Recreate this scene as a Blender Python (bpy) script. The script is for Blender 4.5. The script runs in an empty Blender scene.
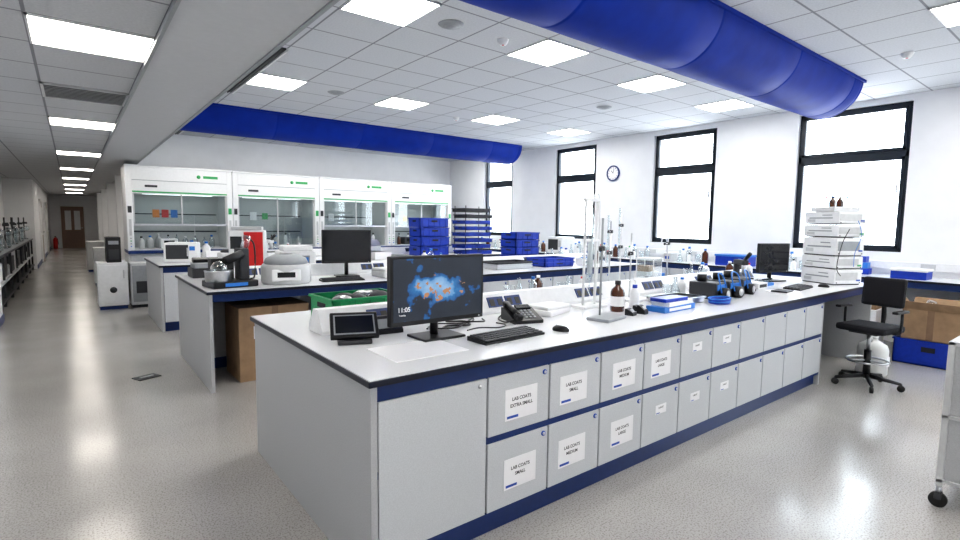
import bpy, bmesh, math, random
from mathutils import Vector, Matrix
random.seed(7)
PI=math.pi
# ------------------------------------------------------------ materials
def pm(name,col,rough=0.5,metal=0.0,var=0.05,nscale=25.0,bump=0.0,coat=0.0,emit=None,es=0.0,spec=0.5):
    m=bpy.data.materials.new(name); m.use_nodes=True
    nt=m.node_tree; p=nt.nodes['Principled BSDF']
    p.inputs['Roughness'].default_value=rough; p.inputs['Metallic'].default_value=metal
    p.inputs['Specular IOR Level'].default_value=spec
    p.inputs['Coat Weight'].default_value=coat
    tc=nt.nodes.new('ShaderNodeTexCoord'); n=nt.nodes.new('ShaderNodeTexNoise')
    n.inputs['Scale'].default_value=nscale; n.inputs['Detail'].default_value=3
    nt.links.new(tc.outputs['Object'],n.inputs['Vector'])
    r=nt.nodes.new('ShaderNodeValToRGB')
    r.color_ramp.elements[0].position=0.3; r.color_ramp.elements[1].position=0.7
    r.color_ramp.elements[0].color=tuple(c*(1-var) for c in col)+(1,)
    r.color_ramp.elements[1].color=tuple(min(1,c*(1+var)) for c in col)+(1,)
    nt.links.new(n.outputs['Fac'],r.inputs['Fac']); nt.links.new(r.outputs['Color'],p.inputs['Base Color'])
    if bump:
        b=nt.nodes.new('ShaderNodeBump'); b.inputs['Strength'].default_value=bump; b.inputs['Distance'].default_value=0.01
        nt.links.new(n.outputs['Fac'],b.inputs['Height']); nt.links.new(b.outputs['Normal'],p.inputs['Normal'])
    if emit:
        p.inputs['Emission Color'].default_value=tuple(emit)+(1,); p.inputs['Emission Strength'].default_value=es
    return m
def thin_glass(name,tint=(1,1,1),gl=0.12,rough=0.03):
    m=bpy.data.materials.new(name); m.use_nodes=True; nt=m.node_tree; nt.nodes.clear()
    o=nt.nodes.new('ShaderNodeOutputMaterial'); t=nt.nodes.new('ShaderNodeBsdfTransparent'); g=nt.nodes.new('ShaderNodeBsdfGlossy')
    t.inputs['Color'].default_value=tint+(1,); g.inputs['Roughness'].default_value=rough
    lw=nt.nodes.new('ShaderNodeLayerWeight'); lw.inputs['Blend'].default_value=0.35
    mp=nt.nodes.new('ShaderNodeMapRange'); mp.inputs['To Min'].default_value=gl*0.4; mp.inputs['To Max'].default_value=gl*4
    nt.links.new(lw.outputs['Facing'],mp.inputs['Value'])
    mx=nt.nodes.new('ShaderNodeMixShader'); nt.links.new(mp.outputs['Result'],mx.inputs['Fac'])
    nt.links.new(t.outputs[0],mx.inputs[1]); nt.links.new(g.outputs[0],mx.inputs[2])
    nt.links.new(mx.outputs[0],o.inputs['Surface'])
    return m
def ceiling_mat(name,ox,oy,base=(0.60,0.62,0.65)):
    m=pm(name,base,0.9,var=0.06,nscale=60,bump=0.15); nt=m.node_tree; p=nt.nodes['Principled BSDF']
    tc=nt.nodes.new('ShaderNodeTexCoord'); s=nt.nodes.new('ShaderNodeSeparateXYZ'); nt.links.new(tc.outputs['Object'],s.inputs[0])
    ds=[]
    for ax,off in (('X',ox),('Y',oy)):
        a=nt.nodes.new('ShaderNodeMath'); a.operation='ADD'; a.inputs[1].default_value=-off+60.0; nt.links.new(s.outputs[ax],a.inputs[0])
        pp=nt.nodes.new('ShaderNodeMath'); pp.operation='PINGPONG'; pp.inputs[1].default_value=0.3; nt.links.new(a.outputs[0],pp.inputs[0])
        ds.append(pp)
    mn=nt.nodes.new('ShaderNodeMath'); mn.operation='MINIMUM'; nt.links.new(ds[0].outputs[0],mn.inputs[0]); nt.links.new(ds[1].outputs[0],mn.inputs[1])
    lt=nt.nodes.new('ShaderNodeMath'); lt.operation='LESS_THAN'; lt.inputs[1].default_value=0.009; nt.links.new(mn.outputs[0],lt.inputs[0])
    old=p.inputs['Base Color'].links[0].from_socket
    mx=nt.nodes.new('ShaderNodeMix'); mx.data_type='RGBA'; nt.links.new(lt.outputs[0],mx.inputs['Factor'])
    nt.links.new(old,mx.inputs['A']); mx.inputs['B'].default_value=(base[0]*0.45,base[1]*0.45,base[2]*0.47,1)
    nt.links.new(mx.outputs['Result'],p.inputs['Base Color'])
    return m
def floor_mat():
    m=pm('floor_speckled_vinyl',(0.455,0.44,0.425),0.25,var=0.07,nscale=1.5,spec=0.7); nt=m.node_tree; p=nt.nodes['Principled BSDF']
    tc=nt.nodes.new('ShaderNodeTexCoord'); v=nt.nodes.new('ShaderNodeTexNoise'); v.inputs['Scale'].default_value=110; v.inputs['Detail'].default_value=3
    nt.links.new(tc.outputs['Object'],v.inputs['Vector'])
    r=nt.nodes.new('ShaderNodeValToRGB'); r.color_ramp.elements[0].position=0.36; r.color_ramp.elements[0].color=(0.68,0.67,0.66,1)
    r.color_ramp.elements[1].position=0.52; r.color_ramp.elements[1].color=(1.04,1.04,1.04,1)
    nt.links.new(v.outputs['Fac'],r.inputs['Fac'])
    old=p.inputs['Base Color'].links[0].from_socket
    mx=nt.nodes.new('ShaderNodeMix'); mx.data_type='RGBA'; mx.blend_type='MULTIPLY'; mx.inputs['Factor'].default_value=1
    nt.links.new(old,mx.inputs['A']); nt.links.new(r.outputs['Color'],mx.inputs['B']); nt.links.new(mx.outputs['Result'],p.inputs['Base Color'])
    n2=nt.nodes.new('ShaderNodeTexNoise'); n2.inputs['Scale'].default_value=1.3; nt.links.new(tc.outputs['Object'],n2.inputs['Vector'])
    mr=nt.nodes.new('ShaderNodeMapRange'); mr.inputs['To Min'].default_value=0.12; mr.inputs['To Max'].default_value=0.25
    nt.links.new(n2.outputs['Fac'],mr.inputs['Value']); nt.links.new(mr.outputs['Result'],p.inputs['Roughness'])
    return m
def screen_mat():
    m=bpy.data.materials.new('lock_screen_wallpaper'); m.use_nodes=True; nt=m.node_tree; p=nt.nodes['Principled BSDF']
    p.inputs['Base Color'].default_value=(0.01,0.01,0.012,1); p.inputs['Roughness'].default_value=0.2
    tc=nt.nodes.new('ShaderNodeTexCoord'); n=nt.nodes.new('ShaderNodeTexNoise'); n.inputs['Scale'].default_value=11; n.inputs['Detail'].default_value=5; n.inputs['Roughness'].default_value=0.5
    nt.links.new(tc.outputs['Object'],n.inputs['Vector'])
    mp=nt.nodes.new('ShaderNodeMapping'); mp.inputs['Scale'].default_value=(4.6,1,11.0); mp.inputs['Location'].default_value=(0.0,0,-3.0)
    nt.links.new(tc.outputs['Object'],mp.inputs['Vector'])
    g=nt.nodes.new('ShaderNodeTexGradient'); g.gradient_type='SPHERICAL'; nt.links.new(mp.outputs[0],g.inputs[0])
    ad=nt.nodes.new('ShaderNodeMath'); ad.operation='MULTIPLY_ADD'; ad.inputs[1].default_value=0.42
    nt.links.new(g.outputs['Fac'],ad.inputs[0]); nt.links.new(n.outputs['Fac'],ad.inputs[2])
    r=nt.nodes.new('ShaderNodeValToRGB'); cr=r.color_ramp; cr.elements[0].position=0.0; cr.elements[0].color=(0.022,0.030,0.045,1)
    cr.elements[1].position=1.0; cr.elements[1].color=(0.5,0.7,0.95,1)
    for pos,c in ((0.60,(0.03,0.042,0.065)),(0.615,(0.015,0.12,0.36)),(0.72,(0.05,0.27,0.62)),(0.745,(0.20,0.45,0.80)),(0.86,(0.35,0.60,0.92))):
        e=cr.elements.new(pos); e.color=c+(1,)
    nt.links.new(ad.outputs[0],r.inputs['Fac'])
    n3=nt.nodes.new('ShaderNodeTexNoise'); n3.inputs['Scale'].default_value=23; nt.links.new(tc.outputs['Object'],n3.inputs['Vector'])
    gt=nt.nodes.new('ShaderNodeMath'); gt.operation='GREATER_THAN'; gt.inputs[1].default_value=0.62; nt.links.new(n3.outputs['Fac'],gt.inputs[0])
    g2=nt.nodes.new('ShaderNodeMath'); g2.operation='GREATER_THAN'; g2.inputs[1].default_value=0.2; nt.links.new(g.outputs['Fac'],g2.inputs[0])
    mu=nt.nodes.new('ShaderNodeMath'); mu.operation='MULTIPLY'; nt.links.new(gt.outputs[0],mu.inputs[0]); nt.links.new(g2.outputs[0],mu.inputs[1])
    mx=nt.nodes.new('ShaderNodeMix'); mx.data_type='RGBA'; nt.links.new(mu.outputs[0],mx.inputs['Factor']); nt.links.new(r.outputs['Color'],mx.inputs['A']); mx.inputs['B'].default_value=(0.65,0.33,0.16,1)
    nt.links.new(mx.outputs['Result'],p.inputs['Emission Color']); p.inputs['Emission Strength'].default_value=0.6
    return m
M={}
M['wall']=pm('wall_white_paint',(0.88,0.89,0.91),0.7,var=0.02,nscale=4)
M['floor']=floor_mat()
M['ceil']=ceiling_mat('ceiling_tile_lab',0.0,0.0,(0.62,0.64,0.67))
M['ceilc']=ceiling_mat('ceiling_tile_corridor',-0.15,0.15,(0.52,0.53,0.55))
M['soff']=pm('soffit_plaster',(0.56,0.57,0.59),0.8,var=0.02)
M['lamp']=pm('lamp_diffuser',(0.95,0.95,0.95),0.5,var=0.01,emit=(1.0,0.97,0.92),es=16)
M['lampc']=pm('lamp_diffuser_corridor',(0.95,0.95,0.95),0.5,var=0.01,emit=(1.0,0.93,0.84),es=10)
M['navy']=pm('navy_laminate',(0.007,0.032,0.15),0.35,var=0.08)
M['edge']=pm('black_worktop_edge',(0.008,0.011,0.026),0.35)
M['top']=pm('worktop_white_laminate',(0.80,0.81,0.83),0.2,var=0.03,nscale=120)
M['door']=pm('cupboard_light_grey',(0.58,0.60,0.625),0.42,var=0.07,nscale=170)
M['panel']=pm('end_panel_grey',(0.46,0.47,0.485),0.5,var=0.07,nscale=170)
M['dark']=pm('dark_gap',(0.02,0.022,0.03),0.7)
M['blk']=pm('black_plastic',(0.010,0.010,0.012),0.35,var=0.15)
M['blk2']=pm('charcoal_plastic',(0.04,0.042,0.048),0.5)
M['wht']=pm('white_plastic',(0.82,0.83,0.84),0.4,var=0.03)
M['gry']=pm('grey_plastic',(0.33,0.35,0.37),0.45)
M['lgry']=pm('light_grey_plastic',(0.58,0.59,0.60),0.4)
M['steel']=pm('brushed_steel',(0.62,0.63,0.65),0.28,1.0,nscale=80)
M['blue']=pm('duct_blue_fabric',(0.0,0.028,0.30),0.6,var=0.12,nscale=5,bump=0.1,spec=0.2)
M['cblue']=pm('crate_blue_plastic',(0.003,0.04,0.42),0.4,var=0.1)
M['lblue']=pm('light_blue_plastic',(0.03,0.20,0.62),0.4)
M['green']=pm('green_plastic',(0.01,0.28,0.10),0.4,var=0.1)
M['red']=pm('red_plastic',(0.62,0.02,0.02),0.4)
M['orange']=pm('orange_plastic',(0.8,0.25,0.03),0.4)
M['pink']=pm('pink_liquid',(0.75,0.25,0.35),0.3)
M['card']=pm('cardboard',(0.36,0.24,0.145),0.85,var=0.12,nscale=12)
M['wood']=pm('brown_board',(0.25,0.16,0.10),0.7,var=0.15,nscale=8)
M['amber']=pm('amber_glass',(0.08,0.02,0.006),0.12,coat=0.6)
M['paper']=pm('paper_white',(0.88,0.88,0.9),0.7,var=0.01)
M['ink']=pm('printed_ink',(0.015,0.015,0.025),0.7)
M['frame']=pm('window_frame_dark',(0.014,0.022,0.034),0.45)
M['glass']=thin_glass('window_glass',gl=0.05)
M['gw']=thin_glass('laboratory_glass',tint=(0.88,0.93,0.95),gl=0.25)
M['sash']=thin_glass('sash_glass',tint=(0.86,0.90,0.90),gl=0.10)
M['bag']=thin_glass('clear_plastic_film',tint=(0.85,0.88,0.88),gl=0.3,rough=0.3)
M['hood']=pm('hood_white_enamel',(0.85,0.86,0.86),0.35,var=0.02)
M['hint']=pm('hood_liner_grey',(0.50,0.525,0.53),0.5,var=0.03)
M['hlamp']=pm('hood_lamp',(0.9,0.9,0.9),0.5,emit=(0.97,1.0,0.98),es=2.5)
M['screen']=screen_mat()
M['soff2']=pm('screen_off',(0.018,0.02,0.024),0.12,var=0.05)
M['carboy']=pm('translucent_hdpe',(0.80,0.81,0.80),0.4,var=0.03)
M['rub']=pm('black_rubber',(0.02,0.02,0.02),0.7)
M['sofa']=pm('chair_fabric_black',(0.012,0.012,0.016),0.9,bump=0.2,nscale=200)
M['grnl']=pm('green_label',(0.06,0.42,0.14),0.5)
M['doorb']=pm('door_brown_wood',(0.30,0.20,0.16),0.5,var=0.15)
M['blab']=pm('blue_label',(0.02,0.09,0.45),0.5)
M['yel']=pm('yellow_label',(0.85,0.65,0.05),0.5)
# ------------------------------------------------------------ builder
class B:
    def __init__(s,name): s.name=name; s.bm=bmesh.new(); s.ms=[]
    def mi(s,k):
        if k not in s.ms: s.ms.append(k)
        return s.ms.index(k)
    def merge(s,t,k,smooth=False,mat=None):
        i=s.mi(k)
        for f in t.faces: f.material_index=i; f.smooth=smooth
        if mat is not None: bmesh.ops.transform(t,matrix=mat,verts=t.verts)
        me=bpy.data.meshes.new('tmp'); t.to_mesh(me); t.free(); s.bm.from_mesh(me); bpy.data.meshes.remove(me)
    def box(s,c,d,k,bev=0,rx=0,ry=0,rz=0):
        t=bmesh.new(); bmesh.ops.create_cube(t,size=1); bmesh.ops.scale(t,vec=d,verts=t.verts)
        if bev: bmesh.ops.bevel(t,geom=t.edges[:],offset=min(bev,min(d)*0.45),segments=2,profile=0.6,affect='EDGES')
        m=Matrix.Translation(c)@Matrix.Rotation(rz,4,'Z')@Matrix.Rotation(ry,4,'Y')@Matrix.Rotation(rx,4,'X')
        s.merge(t,k,False,m); return s
    def bb(s,x0,x1,y0,y1,z0,z1,k,bev=0):
        return s.box(((x0+x1)/2,(y0+y1)/2,(z0+z1)/2),(abs(x1-x0),abs(y1-y0),abs(z1-z0)),k,bev)
    def cyl(s,p0,p1,r,k,r2=None,seg=20):
        p0=Vector(p0);p1=Vector(p1);d=p1-p0
        t=bmesh.new(); bmesh.ops.create_cone(t,cap_ends=True,segments=seg,radius1=r,radius2=r if r2 is None else r2,depth=d.length)
        m=Matrix.Translation((p0+p1)/2)@d.to_track_quat('Z','Y').to_matrix().to_4x4()
        s.merge(t,k,seg>8,m); return s
    def sph(s,c,r,k,sc=(1,1,1),seg=20):
        t=bmesh.new(); bmesh.ops.create_uvsphere(t,u_segments=seg,v_segments=seg//2+2,radius=r)
        s.merge(t,k,True,Matrix.Translation(c)@Matrix.Diagonal((*sc,1))); return s
    def lathe(s,prof,k,c=(0,0,0),seg=24,m=None):
        t=bmesh.new(); rings=[]
        for r,z in prof:
            rings.append([t.verts.new((max(r,1e-4)*math.cos(2*PI*i/seg),max(r,1e-4)*math.sin(2*PI*i/seg),z)) for i in range(seg)])
        for a,b in zip(rings,rings[1:]):
            for i in range(seg):
                j=(i+1)%seg; t.faces.new((a[i],a[j],b[j],b[i]))
        mm=Matrix.Translation(c)
        if m is not None: mm=mm@m
        s.merge(t,k,True,mm); return s
    def tube(s,pts,r,k,seg=8):
        pts=[Vector(p) for p in pts]
        P=[pts[0]]+pts+[pts[-1]]; q=[]
        if len(pts)>2:
            for i in range(1,len(P)-2):
                for u in range(5):
                    u/=5; a,b,c,d=P[i-1],P[i],P[i+1],P[i+2]
                    q.append(0.5*((2*b)+(c-a)*u+(2*a-5*b+4*c-d)*u*u+(3*b-a-3*c+d)*u**3))
            q.append(pts[-1])
        else: q=pts
        t=bmesh.new(); rings=[]; up=Vector((0.13,0.21,0.97))
        for i,p in enumerate(q):
            d=(q[min(i+1,len(q)-1)]-q[max(i-1,0)])
            if d.length<1e-6: d=Vector((0,0,1))
            d.normalize(); a=d.cross(up)
            if a.length<1e-3: a=d.cross(Vector((1,0,0)))
            a.normalize(); b=d.cross(a)
            rings.append([t.verts.new(p+r*(math.cos(2*PI*j/seg)*a+math.sin(2*PI*j/seg)*b)) for j in range(seg)])
        for a,b in zip(rings,rings[1:]):
            for i in range(seg):
                j=(i+1)%seg; t.faces.new((a[i],a[j],b[j],b[i]))
        t.faces.new(rings[0]); t.faces.new(rings[-1][::-1])
        s.merge(t,k,True); return s
    def prism(s,poly,x0,x1,k,m=None):
        t=bmesh.new(); a=[t.verts.new((x0,y,z)) for y,z in poly]; b=[t.verts.new((x1,y,z)) for y,z in poly]
        n=len(poly); t.faces.new(a); t.faces.new(b[::-1])
        for i in range(n):
            j=(i+1)%n; t.faces.new((a[i],b[i],b[j],a[j]))
        bmesh.ops.recalc_face_normals(t,faces=t.faces)
        s.merge(t,k,False,m); return s
    def text(s,txt,size,k,m):
        cu=bpy.data.curves.new('t','FONT'); cu.body=txt; cu.size=size; cu.align_x='CENTER'; cu.align_y='CENTER'; cu.offset=size*0.02
        o=bpy.data.objects.new('t',cu); bpy.context.scene.collection.objects.link(o)
        dg=bpy.context.evaluated_depsgraph_get(); me=bpy.data.meshes.new_from_object(o.evaluated_get(dg))
        t=bmesh.new(); t.from_mesh(me); bpy.data.meshes.remove(me)
        bpy.data.objects.remove(o); bpy.data.curves.remove(cu)
        s.merge(t,k,False,m); return s
    def done(s,loc=(0,0,0),rz=0):
        me=bpy.data.meshes.new(s.name); s.bm.to_mesh(me); s.bm.free()
        for k in s.ms: me.materials.append(M[k])
        o=bpy.data.objects.new(s.name,me); o.location=loc; o.rotation_euler=(0,0,rz)
        bpy.context.scene.collection.objects.link(o); return o
FACE=Matrix.Rotation(PI/2,4,'X')
# ------------------------------------------------------------ room shell
XW=8.62; YB=12.45; ZC=3.25; ZK=2.6; XB=1.04; YN=-4.0; YE=33.0
B('floor').bb(-3,XW+.3,YN-.2,YE+.2,-.1,0,'floor').done()
B('ceiling').bb(XB,XW+.3,YN-.2,YB+.15,ZC,ZC+.1,'ceil').done()
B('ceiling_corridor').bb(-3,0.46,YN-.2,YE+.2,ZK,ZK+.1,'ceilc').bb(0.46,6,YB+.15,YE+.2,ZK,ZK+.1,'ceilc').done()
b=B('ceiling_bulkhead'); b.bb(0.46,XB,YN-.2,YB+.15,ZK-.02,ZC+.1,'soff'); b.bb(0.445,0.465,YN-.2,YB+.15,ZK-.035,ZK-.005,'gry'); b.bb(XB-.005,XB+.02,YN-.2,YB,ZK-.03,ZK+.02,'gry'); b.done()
wins=[(-3.4,-2.15),(-0.75,0.5),(1.98,3.32),(4.58,5.78),(7.14,8.30),(9.74,10.85)]
ZS,ZT=1.2,3.17
b=B('wall_right'); T=.32
b.bb(XW,XW+T,YN-.2,YE,0,ZS,'wall'); b.bb(XW,XW+T,YN-.2,YB+.15,ZT,ZC,'wall')
ys=[YN-.2]+[v for w in wins for v in w]+[YB+.15]
for i in range(0,len(ys),2): b.bb(XW,XW+T,ys[i],ys[i+1],ZS,ZT,'wall')
b.done()
for n,(y0,y1) in enumerate(wins):
    b=B('window_%d'%(n+1)); xf=XW+.06; F=.05; D=.09
    for (a0,a1,z0,z1) in ((y0,y0+F,ZS,ZT),(y1-F,y1,ZS,ZT),(y0,y1,ZS,ZS+F),(y0,y1,ZT-F,ZT),(y0,y1,2.46,2.55)):
        b.bb(xf,xf+D,a0,a1,z0,z1,'frame',.004)
    for (z0,z1) in ((ZS+F,2.46),(2.55,ZT-F)):
        g=.035
        b.bb(xf-.02,xf+.03,y0+F,y0+F+g,z0,z1,'frame'); b.bb(xf-.02,xf+.03,y1-F-g,y1-F,z0,z1,'frame')
        b.bb(xf-.02,xf+.03,y0+F,y1-F,z0,z0+g,'frame'); b.bb(xf-.02,xf+.03,y0+F,y1-F,z1-g,z1,'frame')
    b.bb(xf+.025,xf+.035,y0+F,y1-F,ZS+F,ZT-F,'glass')
    b.box((xf-.03,y0+F+.06,2.05),(.03,.02,.12),'steel',.004)
    b.done()
B('wall_back').bb(0.90,XW,YB,YB+.14,0,ZC,'wall').done()
B('wall_near').bb(-3,XW+.3,YN-.2,YN,0,ZC,'wall').done()
b=B('wall_left'); b.bb(-1.0,-.85,YN,10.2,0,ZK,'wall'); b.bb(-1.65,-1.5,10.2,20,0,ZK,'wall'); b.bb(-1.5,-1.0,10.05,10.2,0,ZK,'wall'); b.bb(-1.5,-.85,20,20.15,0,ZK,'wall'); b.bb(-1.0,-.85,20.15,YE,0,ZK,'wall'); b.done()
B('wall_end').bb(-1.5,6,YE,YE+.15,0,ZK,'wall').done()
B('wall_side').bb(4.2,4.35,YB+.15,YE,0,ZK,'wall').done()
b=B('baseboard_left'); b.bb(-.85,-.835,YN,10.2,0,.1,'navy'); b.bb(-.85,-.835,20.15,YE,0,.1,'navy'); b.done()
b=B('baseboard_right'); b.bb(XW-.015,XW,YN,.9,0,.1,'navy'); b.done()
def far_door(n,x,y,rz):
    b=B('door_%d'%n); b.bb(-.5,-.45,-.06,-.002,0,2.1,'wht'); b.bb(.45,.5,-.06,-.002,0,2.1,'wht'); b.bb(-.5,.5,-.06,-.002,2.05,2.12,'wht'); b.bb(-.45,.45,-.045,-.006,0,2.05,'doorb'); b.bb(-.3,-.06,-.05,-.04,.9,1.85,'wht'); b.bb(.06,.3,-.05,-.04,.9,1.85,'wht'); b.cyl((.38,-.09,1.0),(.38,-.04,1.0),.02,'steel'); b.bb(.28,.40,-.1,-.08,.99,1.01,'steel'); b.done((x,y,0),rz)
far_door(1,.05,YE,0); far_door(2,-.85,23.5,PI/2); far_door(3,-.85,28.5,PI/2)
for i,y in enumerate((16.2,20.2,24.2,28.2)):
    b=B('wall_partition_%d'%(i+1)); b.bb(.92,4.2,y,y+.14,0,ZK,'wall'); b.done()
# ------------------------------------------------------------ ceiling lights
def panel(x,y,z,mat='lamp',name='ceiling_panel_light'):
    b=B(name); h=.288
    b.bb(-h,h,-h,h,-.006,-.001,mat)
    for sx in (-1,1):
        b.bb(sx*h,sx*.3,-.3,.3,-.012,-.001,'wht'); b.bb(-.3,.3,sx*h,sx*.3,-.012,-.001,'wht')
    b.done((x,y,z))
for y in (-2.1,.9,3.9,6.9,10.5):  # last row unseen behind the far duct, moved back to brighten the wall
    for x in (2.1,3.9,5.7,7.5): panel(x,y,ZC)
for i in range(10): panel(.15,-3.15+3.6*i,ZK,'lampc')
for y in (14.4,18.4,22.4,26.4): panel(2.4,y,ZK,'lampc')
b=B('ceiling_air_grille'); b.bb(-.29,.29,-.29,.29,-.004,-.001,'dark')
for i in range(9): b.box((0,-.25+i*.0625,-.010),(.56,.034,.004),'lgry',rx=.3)
for sx in (-1,1): b.bb(sx*.28,sx*.3,-.3,.3,-.014,-.001,'lgry'); b.bb(-.3,.3,sx*.28,sx*.3,-.014,-.001,'lgry')
b.done((.15,5.85,ZK))
for (x,y) in ((2.7,3.9),(2.9,6.9),(6.3,5.1)):
    b=B('ceiling_round_diffuser'); b.lathe([(0,-.03),(.04,-.03),(.045,-.022),(.07,-.022),(.075,-.012),(.10,-.012),(.115,-.002)],'gry'); b.done((x,y,ZC))
for (x,y) in ((3.3,3.9),(5.1,7.2),(1.5,9.2),(4.2,1.5),(6.6,1.6)):
    b=B('smoke_detector'); b.lathe([(0,-.05),(.03,-.05),(.042,-.035),(.05,-.02),(.055,-.001)],'wht'); b.cyl((0,0,-.052),(0,0,-.049),.012,'red'); b.done((x,y,ZC))
for (y0,y1) in ((5.5,7.8),(10.9,12.3)):
    b=B('linear_slot_diffuser'); L=(y1-y0)/2
    b.bb(-.07,-.05,-L,L,-.03,-.001,'wht'); b.bb(.05,.07,-L,L,-.03,-.001,'wht'); b.bb(-.05,.05,-L,L,-.015,-.001,'blk')
    b.bb(-.004,.004,-L,L,-.028,-.014,'blk2'); b.done((1.74,(y0+y1)/2,ZC))
def duct(x0,x1,yc,r,name='fabric_air_duct'):
    b=B(name); t=bmesh.new(); N=24; rings=[]
    xs=[]; x=x0
    while x<x1-.16:
        xs.append((x,1.0)); xs.append((x+.02,1.0))
        L=min(1.5,x1-.15-x)
        for q in (.25,.5,.75): xs.append((x+L*q,1.008))
        xs.append((x+L-.02,1.0)); xs.append((x+L-.01,.985)); x+=L
    for q in (0,.25,.5,.75,.9,1.0): xs.append((x1-.15+.15*q, math.sqrt(max(0.0,1-q*q))*0.35+0.65 if q<1 else .62))
    for (x,s) in xs:
        rings.append([t.verts.new((x,-r*s*math.cos(PI*i/N),-r*s*math.sin(PI*i/N))) for i in range(N+1)])
    for a,c in zip(rings,rings[1:]):
        for i in range(N): t.faces.new((a[i],c[i],c[i+1],a[i+1]))
    t.faces.new(rings[0]); t.faces.new(rings[-1][::-1])
    bmesh.ops.recalc_face_normals(t,faces=t.faces)
    b.merge(t,'blue',True)
    b.bb(x0,x1-.1,-r-.02,-r+.02,-.03,-.001,'blue'); b.bb(x0,x1-.1,r-.02,r+.02,-.03,-.001,'blue')
    b.done((0,yc,ZC))
duct(1.15,7.55,2.58,.39); duct(1.2,8.10,9.15,.39)
# ------------------------------------------------------------ benches
def label(b,x,z,y,w,h,lines,ts):
    b.bb(x-w/2,x+w/2,y-.0016,y-.0002,z-h/2,z+h/2,'paper')
    for i,l in enumerate(lines):
        b.text(l,ts,'ink',Matrix.Translation((x,y-.0022,z+h*.16-i*ts*1.35))@FACE)
    b.bb(x-w*.44,x-w*.1,y-.0022,y-.0016,z-h*.44,z-h*.36,'blab')
def bench(Y0,Y1,X0,X1,xc,ncol,tall=None,knees=(),labels=False,step=.4045):
    b=B('lab_bench')
    b.bb(X0-.02,X1+.02,Y0-.03,Y1+.03,.87,.896,'edge',.004)
    b.bb(X0-.014,X1+.014,Y0-.024,Y1+.024,.896,.900,'top')
    b.bb(X0+.03,X1-.03,Y0+.012,Y1-.012,.80,.87,'navy')
    b.bb(X0,X0+.03,Y0,Y1,0,.87,'panel',.002); b.bb(X1-.03,X1,Y0,Y1,0,.87,'panel',.002)
    ym=(Y0+Y1)/2
    b.bb(X0+.03,X1-.03,ym,Y1-.03,.11,.80,'panel'); b.bb(X0+.03,X1-.03,ym,Y1-.06,0,.11,'navy')
    xs=X0+.03
    for (k0,k1) in list(knees)+[(X1-.03,X1-.03)]:
        if k0>xs:
            b.bb(xs,k0,Y0+.022,ym,.11,.80,'dark'); b.bb(xs,k0,Y0+.045,ym,0,.11,'navy')
            b.bb(xs,k0,Y0+.012,Y0+.03,.79,.80,'navy'); b.bb(xs,k0,Y0+.006,Y0+.03,.105,.125,'navy')
            b.bb(xs,k0,Y0+.006,Y0+.03,.472,.503,'navy')
            if k0<X1-.05: b.bb(k0-.02,k0,Y0+.004,ym,.0,.80,'panel')
        xs=k1
    if tall:
        b.bb(tall[0]+.006,tall[1]-.006,Y0+.002,Y0+.024,.128,.795,'door',.003)
        b.cyl((tall[1]-.05,Y0-.004,.765),(tall[1]-.05,Y0+.004,.765),.009,'steel')
    for i in range(ncol):
        x0=xc+step*i; x1=x0+step
        for (z0,z1) in ((.128,.470),(.505,.795)):
            b.bb(x0+.006,x1-.006,Y0+.002,Y0+.024,z0,z1,'door',.003)
            b.cyl((x1-.04,Y0-.004,z1-.03),(x1-.04,Y0+.004,z1-.03),.013,'blab'); b.cyl((x1-.04,Y0-.006,z1-.03),(x1-.04,Y0-.003,z1-.03),.008,'steel')
            if labels:
                up=z0>.4
                if (up and i<4) or ((not up) and i<3):
                    label(b,(x0+x1)/2+(-.02 if i%2 else .01),(z0+z1)/2-.012,Y0+.002,.215,.155,['LAB COATS',['EXTRA SMALL','SMALL','MEDIUM','LARGE'][(i+(0 if up else 1))%4]],.024)
                elif i<6: label(b,(x0+x1)/2,(z0+z1)/2+.04,Y0+.002,.12,.06,['LAB KIT'],.016)
    return b.done()
bench(1.84,3.50,.90,7.05,1.50,10,tall=(.93,1.50),knees=((5.64,7.02),),labels=True,step=.412)
bench(4.93,6.6,.9,7.15,2.3,12,knees=((.93,2.3),))
bench(8.03,9.7,.9,7.15,2.0,12,tall=(.93,2.0))
def trunk(x0,x1,yc,ns):
    b=B('bench_socket_trunking')
    P=[(-.10,0),(-.10,.02),(-.035,.13),(.035,.13),(.10,.02),(.10,0)]
    b.prism(P,x0,x1,'wht')
    ang=math.atan2(.11,.065)
    for i in range(ns):
        x=x0+.35+i*(x1-x0-.5)/max(ns-1,1)
        for dx in (0,.16):
            b.box((x+dx,-.0695,.076),(.14,.075,.008),'navy',.002,rx=ang)
            for k in (-.035,.035): b.box((x+dx+k,-.0745,.074),(.04,.05,.006),'blk',.001,rx=ang)
    b.done((0,yc,.9))
trunk(1.04,6.0,2.80,6); trunk(1.1,6.9,5.82,5); trunk(1.6,6.9,8.9,4)
b=B('window_bench'); y0,y1=1.2,11.3; xf=7.92
b.bb(xf,XW-.004,y0,y1,.87,.896,'edge',.003); b.bb(xf+.006,XW-.004,y0+.006,y1-.006,.896,.9,'top'); b.bb(xf+.02,XW-.004,y0+.01,y1-.01,.80,.87,'navy')
b.bb(xf+.04,XW-.02,3.4,y1-.02,.1,.8,'dark'); b.bb(xf+.08,XW-.02,3.4,y1-.02,0,.1,'navy')
y=3.42
while y<y1-.5:
    b.bb(xf+.015,xf+.04,y+.006,y+.494,.13,.8,'door',.003); b.cyl((xf+.008,y+.06,.76),(xf+.016,y+.06,.76),.01,'blab'); y+=.5
b.bb(xf+.04,XW-.004,y0,y0+.03,0,.8,'panel'); b.bb(xf+.04,XW-.004,3.38,3.41,0,.8,'panel')
b.done()
b=B('wall_socket_trunking'); b.bb(XW-.06,XW-.002,y0,y1,.98,1.08,'wht',.004)
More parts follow.
